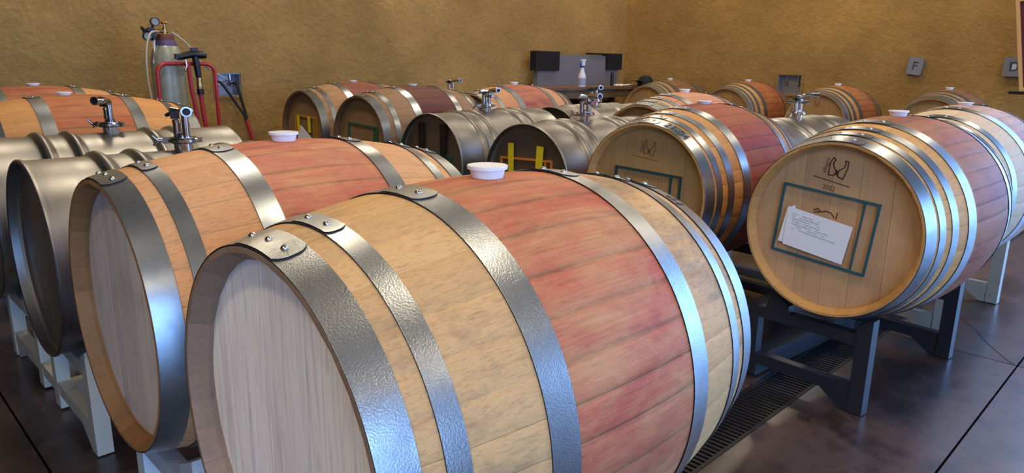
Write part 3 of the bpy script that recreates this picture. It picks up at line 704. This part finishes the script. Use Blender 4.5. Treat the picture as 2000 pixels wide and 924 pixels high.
# ------------------------------------------------------------------ barrel racks
def bref(key):
    if key in BARRELS:
        _, T, x, y, zax, yaw = BARRELS[key]; return (x, y, zax, T, R(yaw))
    _, x, y, zax, yaw = DRUMS[key]; return (x, y, zax, None, R(yaw))
def rack(label, k0, k1, mat, off):
    """k0 nearer barrel (small y), k1 farther one; every leg and saddle stops just under its own barrel"""
    b0, b1 = bref(k0), bref(k1)
    yaw = math.atan2(-(b1[0]-b0[0]), (b1[1]-b0[1]))*.7; y0, y1 = b0[1]-.155, b1[1]+.155; yc = (y0+y1)/2; ln = y1-y0
    xc = (b0[0]+b1[0])/2
    t = thing('barrel_rack', label, 'rack', (xc, yc, 0), yaw, 'steel barrel racks')
    def contact(b, dy, x, yl):
        wx, wy = xc+x*math.cos(yaw)-yl*math.sin(yaw), yc+x*math.sin(yaw)+yl*math.cos(yaw)
        a = b[4]; lx = (wx-b[0])*math.cos(a)+(wy-b[1])*math.sin(a)
        r = RS+.008 if b[3] is None else rad(b[3], max(0, abs(lx)-.035))+.009
        return b[2]-math.sqrt(r**2-dy*dy)-.012
    for sx in (-1, 1):
        x = sx*off
        def bx(name, c, d): part(name, MB().box(c, d), mat, t, smooth=False)
        bx('top_rail', (x, 0, .262), (.038, ln-.04, .042)); bx('lower_rail', (x, 0, .078), (.038, ln-.04, .042))
        for sy, b in ((-1, b0), (1, b1)):
            ye = sy*ln/2
            zo, zi = contact(b, .17, x, ye), contact(b, .12, x, ye)
            part('leg', MB().prism([(ye+sy*.02, .004), (ye+sy*.02, zo), (ye-sy*.03, zi), (ye-sy*.03, .004)], 'x', x-.022, x+.022), mat, t, smooth=False)
            part('gusset', MB().prism([(ye-sy*.03, .06), (ye-sy*.03, 0.003), (ye-sy*.06, .003), (ye-sy*.135, .058)], 'x', x-.018, x+.018), mat, t, smooth=False)
            yb = b[1]-yc; s_ = 1 if sy < 0 else -1
            part('saddle', MB().prism([(yb+s_*.12, .28), (yb+s_*.12, contact(b, .115, x, yb)), (yb+s_*.19, contact(b, .18, x, yb)), (yb+s_*.21, .28)], 'x', x-.02, x+.02), mat, t, smooth=False)
            bx('upright', (x, sy*(ln/2-.41), .175), (.04, .045, .16))
    for sy in (-1, 1):
        part('cross_tube', MB().box((0, sy*(ln/2-.41), .045), (2*off+.04, .06, .075)), mat, t, smooth=False)
    return t
for k0, k1, mat, off, lab in (('F1', 'F2', 'rack_grey', .315, 'pale painted steel rack under the two nearest oak barrels'),
                              ('S1', 'S2', 'rack_white', .37, 'white steel rack under the two left-hand steel drums'),
                              ('O1', 'O2', 'rack_white', .37, 'white steel rack under the orange-red barrels at the left wall'),
                              ('B6', 'B5', 'rack_dark', .385, 'charcoal steel rack under the barrel marked 2022'),
                              ('B4', 'B3', 'rack_dark', .36, 'charcoal rack under the taped steel drums'),
                              ('B2', 'B1', 'rack_dark', .385, 'charcoal rack under the maroon barrel near the left wall'),
                              ('C6', 'C5', 'rack_white', .365, 'rusty white steel rack under the pale barrel at right'),
                              ('C4', 'C3', 'rack_white', .36, 'white rack under the pink-orange barrel'),
                              ('C2', 'C1', 'rack_white', .36, 'white rack under the scarlet barrel'),
                              ('D4', 'D3', 'rack_dark', .385, 'dark rack under the right pair along the far wall'),
                              ('D2', 'D1', 'rack_dark', .385, 'dark rack under the left pair along the far wall')):
    rack(lab, k0, k1, mat, off)

# ------------------------------------------------------------------ gas cylinder, hand truck, hoses
M['cyl'] = simple('cylinder_grey_green_paint', (150, 152, 132), .35, .1, 12, .15)
M['cylband'] = simple('cylinder_purple_band', (86, 66, 108), .45); M['cylcap'] = simple('cylinder_brown_neck', (96, 52, 40), .6)
M['red'] = simple('red_enamel', (176, 34, 38), .35); M['redhose'] = simple('red_rubber_hose', (168, 36, 40), .5)
M['brass'] = simple('brass_fitting', (178, 146, 92), .3, 1); M['blackp'] = simple('black_plastic', (16, 16, 18), .4)
M['dial'] = simple('gauge_dial', (140, 142, 142), .4); M['clear'] = simple('clear_hose', (186, 176, 150), .35)
M['tape_white'] = simple('white_tag', (230, 230, 226), .6)
CX, CY = 1.965, 5.50
t = thing('gas_cylinder', 'grey-green gas cylinder with regulator standing by the left wall', 'gas cylinder', (CX, CY, .015))
part('cylinder_body', MB().lathe([(0, 0), (.10, 0), (.112, .012), (.112, 1.085), (.110, 1.12), (.103, 1.155), (.090, 1.19), (.070, 1.222), (.05, 1.236), (0, 1.24)], 40), 'cyl', t)
part('shoulder_band', MB().lathe([(.076, 1.214), (.075, 1.226), (.064, 1.252), (.058, 1.252), (.06, 1.216)], 32, closed=True), 'cylband', t)
part('neck_ring', MB().lathe([(0, 1.23), (.061, 1.236), (.058, 1.284), (.05, 1.294), (0, 1.294)], 28), 'cylcap', t)
v = part('valve', MB().lathe([(0, 1.285), (.022, 1.285), (.021, 1.30), (.016, 1.305), (.016, 1.335), (.008, 1.34), (.008, 1.375), (0, 1.375)], 16).tube([(-.05, 0, 1.315), (.02, 0, 1.315)], .012, 12), 'brass', t)
part('hand_wheel', MB().lathe([(.0, 1.366), (.022, 1.366), (.026, 1.372), (.022, 1.380), (0, 1.380)], 14), 'brass', v)
rg_ = part('regulator', MB().lathe([(0, -.03), (.030, -.03), (.033, -.02), (.033, .02), (.026, .03), (0, .03)], 20, 'y', (-.10, -.015, 1.305)).tube([(-.13, -.015, 1.30), (-.165, -.03, 1.335)], [.018, .008], 10).tube([(-.10, -.015, 1.30), (-.085, -.02, 1.25)], [.022, .018], 12), 'blackp', t)
for nm, c in (('gauge', (-.075, -.04, 1.375)), ('gauge', (-.135, -.045, 1.275))):
    g_ = part(nm, MB().lathe([(0, -.008), (.026, -.008), (.029, -.013), (.030, .014), (0, .014)], 24, 'y', c).tube([(c[0], c[1]+.01, c[2]), (-.10, -.015, 1.305)], .008, 8), 'blackp', t)
    part('gauge_dial', MB().lathe([(0, -.0088), (.0245, -.0088), (.0245, -.0082), (0, -.0082)], 24, 'y', c), 'dial', t)
part('gas_line', MB().tube([(-.085, -.02, 1.25), (-.088, -.022, 1.21), (-.095, -.03, 1.15), (-.11, -.04, 1.09)], [.008, .008, .003, .003], 8), 'tape_white', t)
def smooth_path(P, n=6):
    P = [Vector(p) for p in P]; out = []
    for i in range(len(P)-1):
        p0, p1, p2, p3 = P[max(i-1, 0)], P[i], P[i+1], P[min(i+2, len(P)-1)]
        for k in range(n):
            s = k/n; out.append(.5*((2*p1)+(p2-p0)*s+(2*p0-5*p1+4*p2-p3)*s*s+(3*p1-p0-3*p2+p3)*s**3))
    return out+[P[-1]]
o = part('gas_hose', MB().tube(smooth_path([(CX-.06, CY-.05, 1.325), (CX-.13, CY-.10, 1.31), (CX-.175, CY-.12, 1.20), (CX-.185, CY-.12, 1.0), (CX-.17, CY-.12, .75), (CX-.19, CY-.10, .4), (CX-.24, CY-.05, .012)]), .0065, 8), 'clear', None)
tag(o, 'clear hose looping down the left side of the gas cylinder', 'hose')
o = part('gas_hose', MB().tube(smooth_path([(CX+.015, CY-.10, 1.32), (CX+.09, CY-.14, 1.25), (CX+.17, CY-.14, 1.13), (CX+.28, CY-.12, 1.05), (CX+.40, CY-.05, .99), (2.45, YL-.07, .965)]), .006, 8), 'clear', None)
tag(o, 'thin clear tubing running from the cylinder to the wall box', 'hose')
# hand truck
HY = CY-.165; hx0, hx1, ht = 1.83, 2.235, 1.105; rc = .07
t = thing('hand_truck', 'red tubular hand truck holding the gas cylinder', 'hand truck', ((hx0+hx1)/2, HY, 0))
ox = (hx0+hx1)/2
path = [(hx0-ox, 0, .03), (hx0-ox, 0, ht-rc)]+[(hx0-ox+rc-rc*math.cos(a), 0, ht-rc+rc*math.sin(a)) for a in [PI/2*i/6 for i in range(1, 7)]]
path += [(hx1-ox-rc+rc*math.sin(a), 0, ht-rc+rc*math.cos(a)) for a in [PI/2*i/6 for i in range(0, 7)]]+[(hx1-ox, 0, .03)]
part('frame', MB().tube(path, .0135, 12), 'red', t)
for z in (.3, .62): part('cross_bar', MB().tube([(hx0-ox, 0, z), (hx1-ox, 0, z)], .011, 10), 'red', t)
part('toe_plate', MB().box((0, .16, .006), (.40, .34, .008)), 'red', t, smooth=False)
for s_ in (-1, 1): part('wheel', MB().lathe([(.03, -.02), (.085, -.022), (.10, -.012), (.10, .012), (.085, .022), (.03, .02)], 24, 'x', (s_*.24, -.02, .10), closed=True), 'rubber', t)
part('axle', MB().tube([(-.25, -.02, .1), (.25, -.02, .1)], .01, 8), 'red', t)
# spray nozzle with two hoses hanging on the truck
t = thing('spray_gun', 'black pistol spray nozzle with red hose hung on the hand truck', 'spray gun', (2.06, HY-.045, 1.06))
part('nozzle', MB().tube([(-.105, -.01, .085), (-.075, 0, .095), (.0, 0, .112), (.075, 0, .108), (.10, 0, .10)], [.016, .024, .026, .028, .018], 12).box((-.10, 0, .095), (.03, .04, .035)).box((.02, 0, .142), (.05, .02, .03)), 'blackp', t)
part('grip', MB().tube([(.02, 0, .10), (.028, 0, .04), (.035, 0, -.05)], [.022, .024, .02], 12), 'blackp', t)
part('trigger', MB().tube([(-.045, 0, .08), (-.04, 0, .03), (-.06, 0, -.01)], [.006, .006, .008], 8), 'chrome', t)
part('swivel', MB().lathe([(0, -.05), (.018, -.05), (.022, -.065), (.018, -.08), (.022, -.095), (.020, -.13), (.0, -.13)], 14, 'z', (.036, 0, 0)), 'brass', t)
part('coupling', MB().lathe([(0, -.13), (.024, -.13), (.024, -.17), (0, -.17)], 14, 'z', (.038, 0, 0)), 'blackp', t)
part('hose', MB().tube(smooth_path([(.038, 0, -.165), (.05, -.002, -.35), (.075, -.005, -.6), (.09, -.02, -.85), (.07, -.06, -1.04)]), .0165, 10), 'redhose', t)
o = part('air_hose', MB().tube(smooth_path([(2.035, HY-.03, 1.12), (2.04, HY-.035, .95), (2.06, HY-.04, .75), (2.08, HY-.05, .4), (2.06, HY-.09, .02)]), .014, 10), 'redhose', None)
tag(o, 'red hose hanging straight down left of the spray nozzle', 'hose')
# wall niche box with cables
def niche(name, label, axis, pos, hole, frame):
    a0, a1, z0, z1 = hole; ac, zc = (a0+a1)/2, (z0+z1)/2; w, h = a1-a0, z1-z0
    t = thing(name, label, 'wall box', (ac, pos, z0) if axis == 'y' else (pos, ac, z0))
    def bx(nm, u, d, z, du, dd, dz, mat):   # u along the wall, d depth into the wall
        c = (u, d, z) if axis == 'y' else (d, u, z); s = (du, dd, dz) if axis == 'y' else (dd, du, dz)
        return part(nm, MB().box(c, s), mat, t, smooth=False)
    bx('back_plate', 0, .095, h/2, w-.002, .01, h-.002, 'boxsteel')
    for s_ in (-1, 1): bx('side_plate', s_*(w/2-.004), .045, h/2, .006, .09, h-.004, 'boxsteel'); bx('side_plate', 0, .045, h/2+s_*(h/2-.004), w-.014, .09, .006, 'boxsteel')
    if frame:
        for s_ in (-1, 1): bx('plaster_lip', s_*(w/2+.009), -.004, h/2, .018, .012, h+.036, 'plaster'); bx('plaster_lip', 0, -.004, h/2+s_*(h/2+.009), w, .012, .018, 'plaster')
    for u in (-.25, .25):
        p_ = (u*w, .075, h*.55) if axis == 'y' else (.075, u*w, h*.55)
        part('socket', MB().lathe([(0, -.022), (.016, -.022), (.022, -.012), (.024, .02), (0, .02)], 16, 'y' if axis == 'y' else 'x', p_), 'chrome', t)
        q_ = (u*w, .08, h*.80) if axis == 'y' else (.08, u*w, h*.80)
        part('conduit', MB().tube([(q_[0], q_[1], h-.01), (q_[0], q_[1], h*.6)], .008, 8), 'chrome', t)
    return t
M['boxsteel'] = simple('box_grey_steel', (150, 150, 158), .45, .5)
niche('wall_box', 'recessed grey steel service box with cables in the left wall', 'y', YL, NICHE_L, True)
niche('wall_box', 'recessed dark steel service box in the far wall above the rust-red barrel', 'x', XB, NICHE_B, True)
for lab, P_ in (('left black cable drooping from the left wall box', [(2.44, YL+.05, .965), (2.45, YL-.045, .955), (2.50, YL-.06, .88), (2.56, YL-.07, .78), (2.605, YL-.08, .70), (2.615, YL-.085, .66)]),
                ('right black cable dropping from the left wall box', [(2.585, YL+.05, .95), (2.588, YL-.035, .935), (2.60, YL-.05, .85), (2.625, YL-.055, .74), (2.64, YL-.055, .66)])):
    o = part('cable', MB().tube(smooth_path(P_), .011, 8), 'rubber', None); tag(o, lab, 'cable')
o = part('red_hose', MB().tube(smooth_path([(2.628, YL-.07, .66), (2.635, YL-.075, .62), (2.65, YL-.08, .55), (2.70, YL-.10, .3), (2.72, YL-.16, .02)]), .0155, 10), 'redhose', None)
tag(o, 'red hose joined to the black cables below the left wall box', 'hose')

# ------------------------------------------------------------------ table corner
M['tabletop'] = simple('worn_table_wood', (112, 84, 62), .5, 0, 8, .3); M['panelgrey'] = simple('grey_panel_laminate', (112, 110, 116), .55)
M['apron'] = simple('table_apron_wood', (98, 80, 54), .6, 0, 8, .2); M['foam'] = simple('black_foam', (10, 10, 12), .9)
TZ = .898
t = thing('work_table', 'brown wooden work table in the far corner with grey panel on it', 'table', (6.48, 5.37, 0))
part('table_top', MB().box((0, 0, TZ-.015), (2.1, .66, .03)), 'tabletop', t, smooth=False)
for s_ in (-1, 1):
    part('apron', MB().box((0, s_*.29, TZ-.075), (2.0, .025, .09)), 'apron', t, smooth=False)
    for q in (-1, 1): part('leg', MB().box((q*.97, s_*.28, (TZ-.03)/2), (.06, .06, TZ-.03)), 'apron', t, smooth=False)
part('back_board', MB().box((0, .30, .45), (1.86, .02, .5)), 'foam', t, smooth=False)
t = thing('grey_panel', 'wide grey panel with black corner guards propped on the table', 'panel', (6.77, 5.66, TZ+.001))
part('panel_sheet', MB().box((0, 0, .175), (1.50, .07, .35)), 'panelgrey', t, smooth=False)
part('corner_guard', MB().box((-.61, -.02, .275), (.40, .09, .215)), 'foam', t, smooth=False)
part('corner_guard', MB().box((.64, -.02, .28), (.30, .09, .20)), 'foam', t, smooth=False)
part('corner_guard', MB().box((.34, -.01, .370), (.32, .08, .020)), 'foam', t, smooth=False)
M['btl'] = simple('translucent_white_plastic', (218, 222, 228), .3); M['bluep'] = simple('blue_plastic', (34, 60, 140), .4); M['lbl'] = simple('grey_label', (150, 156, 176), .6)
t = thing('spray_bottle', 'white spray bottle with blue trigger standing on the table', 'bottle', (6.20, 5.12, TZ+.001))
part('bottle', MB().lathe([(0, 0), (.040, 0), (.044, .006), (.044, .105), (.040, .128), (.024, .170), (.020, .20), (.020, .212), (0, .212)], 24), 'btl', t)
part('label', MB().lathe([(.0446, .02), (.0446, .095)], 24), 'lbl', t)
part('collar', MB().lathe([(0, .21), (.027, .21), (.027, .228), (0, .228)], 18), 'bluep', t)
part('spray_head', MB().box((.008, 0, .262), (.05, .028, .07)).tube([(.02, 0, .285), (.05, 0, .285)], .012, 10), 'btl', t, smooth=False)
part('trigger', MB().tube([(-.018, 0, .275), (-.034, 0, .25), (-.030, 0, .222)], [.009, .009, .007], 8), 'bluep', t)
o = part('marker_bottle', MB().lathe([(0, 0), (.02, 0), (.02, .125), (.016, .13), (.016, .155), (0, .155)], 16), 'blackp', None, (6.85, 5.2, TZ+.001)); tag(o, 'slim dark bottle standing on the table right of the spray bottle', 'bottle')
for i, (x, y, rz, lab) in enumerate(((7.03, 5.22, .3, 'crumpled white cloth beside the slim dark bottle'), (7.28, 5.26, -.3, 'flat white cloth at right end of the table'))):
    mb = MB(); rg2 = random.Random(i+4); n = 9; vs = []
    for a in range(n):
        for c in range(n):
            u, w = a/(n-1)-.5, c/(n-1)-.5; e = 1-max(abs(u), abs(w))*2
            vs.append((u*.2, w*.14, .004+(e*.5+.1)*.05*rg2.random()*(1.0 if i == 0 else .6)))
    mb.add(vs, [(a*n+c, a*n+c+1, (a+1)*n+c+1, (a+1)*n+c) for a in range(n-1) for c in range(n-1)])
    o = part('cloth', mb, 'paper', None, (x, y, TZ+.001), (0, 0, rz), True, 60); tag(o, lab, 'cloth')
M['cap'] = simple('black_cap_cloth', (22, 20, 24), .85)
# cap on a little stand box behind the brown barrel
t = thing('baseball_cap', 'black cap lying by the brown barrel in the far corner', 'cap', (7.30, 5.04, TZ+.001), R(135))
cr = [(0, .125), (.03, .123), (.062, .108), (.085, .080), (.094, .045), (.095, .0), (.090, .0), (.085, .04), (.05, .09), (0, .11)]
part('crown', MB().lathe(cr, 24), 'cap', t)
mb = MB(); vs = []
for lay in (0, 1):
    for i in range(11):
        a = R(-62+12.4*i)
        for rr, zz in ((.088, .040), (.14, .060), (.205*math.cos(a*.55), .062)): vs.append((rr*math.cos(a), rr*math.sin(a)*.92, zz-.006*abs(math.sin(a))+lay*.004))
fs = []
for i in range(10):
    for j in range(2):
        q = (i*3+j, i*3+j+1, (i+1)*3+j+1, (i+1)*3+j); fs.append(q); fs.append(tuple(33+k for k in q[::-1]))
part('brim', mb.add(vs, fs), 'cap', t)

# ------------------------------------------------------------------ signs and board on the far wall
M['sign'] = simple('sign_grey_metal', (124, 128, 140), .5, .1); M['signink'] = simple('sign_dark_letter', (42, 52, 72), .6); M['signwhite'] = simple('sign_white_core', (196, 202, 214), .6)
def sign(ch, label, y, z, w, h, rot):
    t = thing('letter_sign', label, 'sign', (XB-.002, y, z)); t.rotation_euler = (rot, 0, 0)
    part('sign_plate', MB().prism([(-w/2+.012, -h/2), (w/2-.012, -h/2), (w/2, -h/2+.012), (w/2, h/2-.012), (w/2-.012, h/2), (-w/2+.012, h/2), (-w/2, h/2-.012), (-w/2, -h/2+.012)], 'x', -.036, 0), 'sign', t, smooth=False)
    me = text_mesh(ch, .115, 'signink', .001); me = face_rot(me, 0, 0, 0); put('letter', me, t, (-.037, 0, 0))
    return t
sign('F', 'small tilted grey sign plate lettered F on the far wall', 2.275, FZ+.030, .135, .165, R(8))
sg = sign('D', 'grey sign plate lettered D on the far wall beside the wine-red board', 1.455, FZ+.033, .17, .17, 0)
part('letter_core', MB().box((-.0364, .0, .0), (.001, .03, .052)), 'signwhite', sg, smooth=False)
M['board'] = simple('wine_red_felt', (92, 30, 40), .8, 0, 60, .15); M['frame_wood'] = simple('light_frame_wood', (206, 162, 104), .5)
bx_, by = 7.45, 0.68
t = thing('notice_board', 'wine-red board in light wood frame on black easel at right edge', 'board', (bx_, by, 0))
BW, Z0, Z1 = 1.26, FZ-.170, FZ+.60
def tilt(mb, a=R(-10.5), py=BW/2, pz=Z0):      # the board hangs a little crooked on its ledge
    mb.v = [(x, py+(y-py)*math.cos(a)-(z-pz)*math.sin(a), pz+(y-py)*math.sin(a)+(z-pz)*math.cos(a)) for x, y, z in mb.v]
    return mb
part('board_face', tilt(MB().box((0, 0, (Z0+Z1)/2), (.02, BW-.05, Z1-Z0-.05))), 'board', t, smooth=False)
for s_ in (-1, 1):
    part('frame_rail', tilt(MB().box((-.004, s_*(BW/2-.014), (Z0+Z1)/2), (.035, .028, Z1-Z0))), 'frame_wood', t, smooth=False)
    part('frame_rail', tilt(MB().box((-.004, 0, (Z0+Z1)/2+s_*((Z1-Z0)/2-.014)), (.035, BW-.056, .028))), 'frame_wood', t, smooth=False)
part('ledge', MB().box((-.01, BW/2-.01, Z0-.014), (.07, .16, .024)), 'blackp', t, smooth=False)
for s_ in (-1, 1): part('easel_leg', MB().tube([(.035, s_*.3, Z1-.1), (-.0+.03, s_*.42, 0.008)], .014, 8), 'blackp', t)
part('easel_leg', MB().tube([(.03, 0, Z1-.1), (.33, 0, .008)], .014, 8), 'blackp', t)
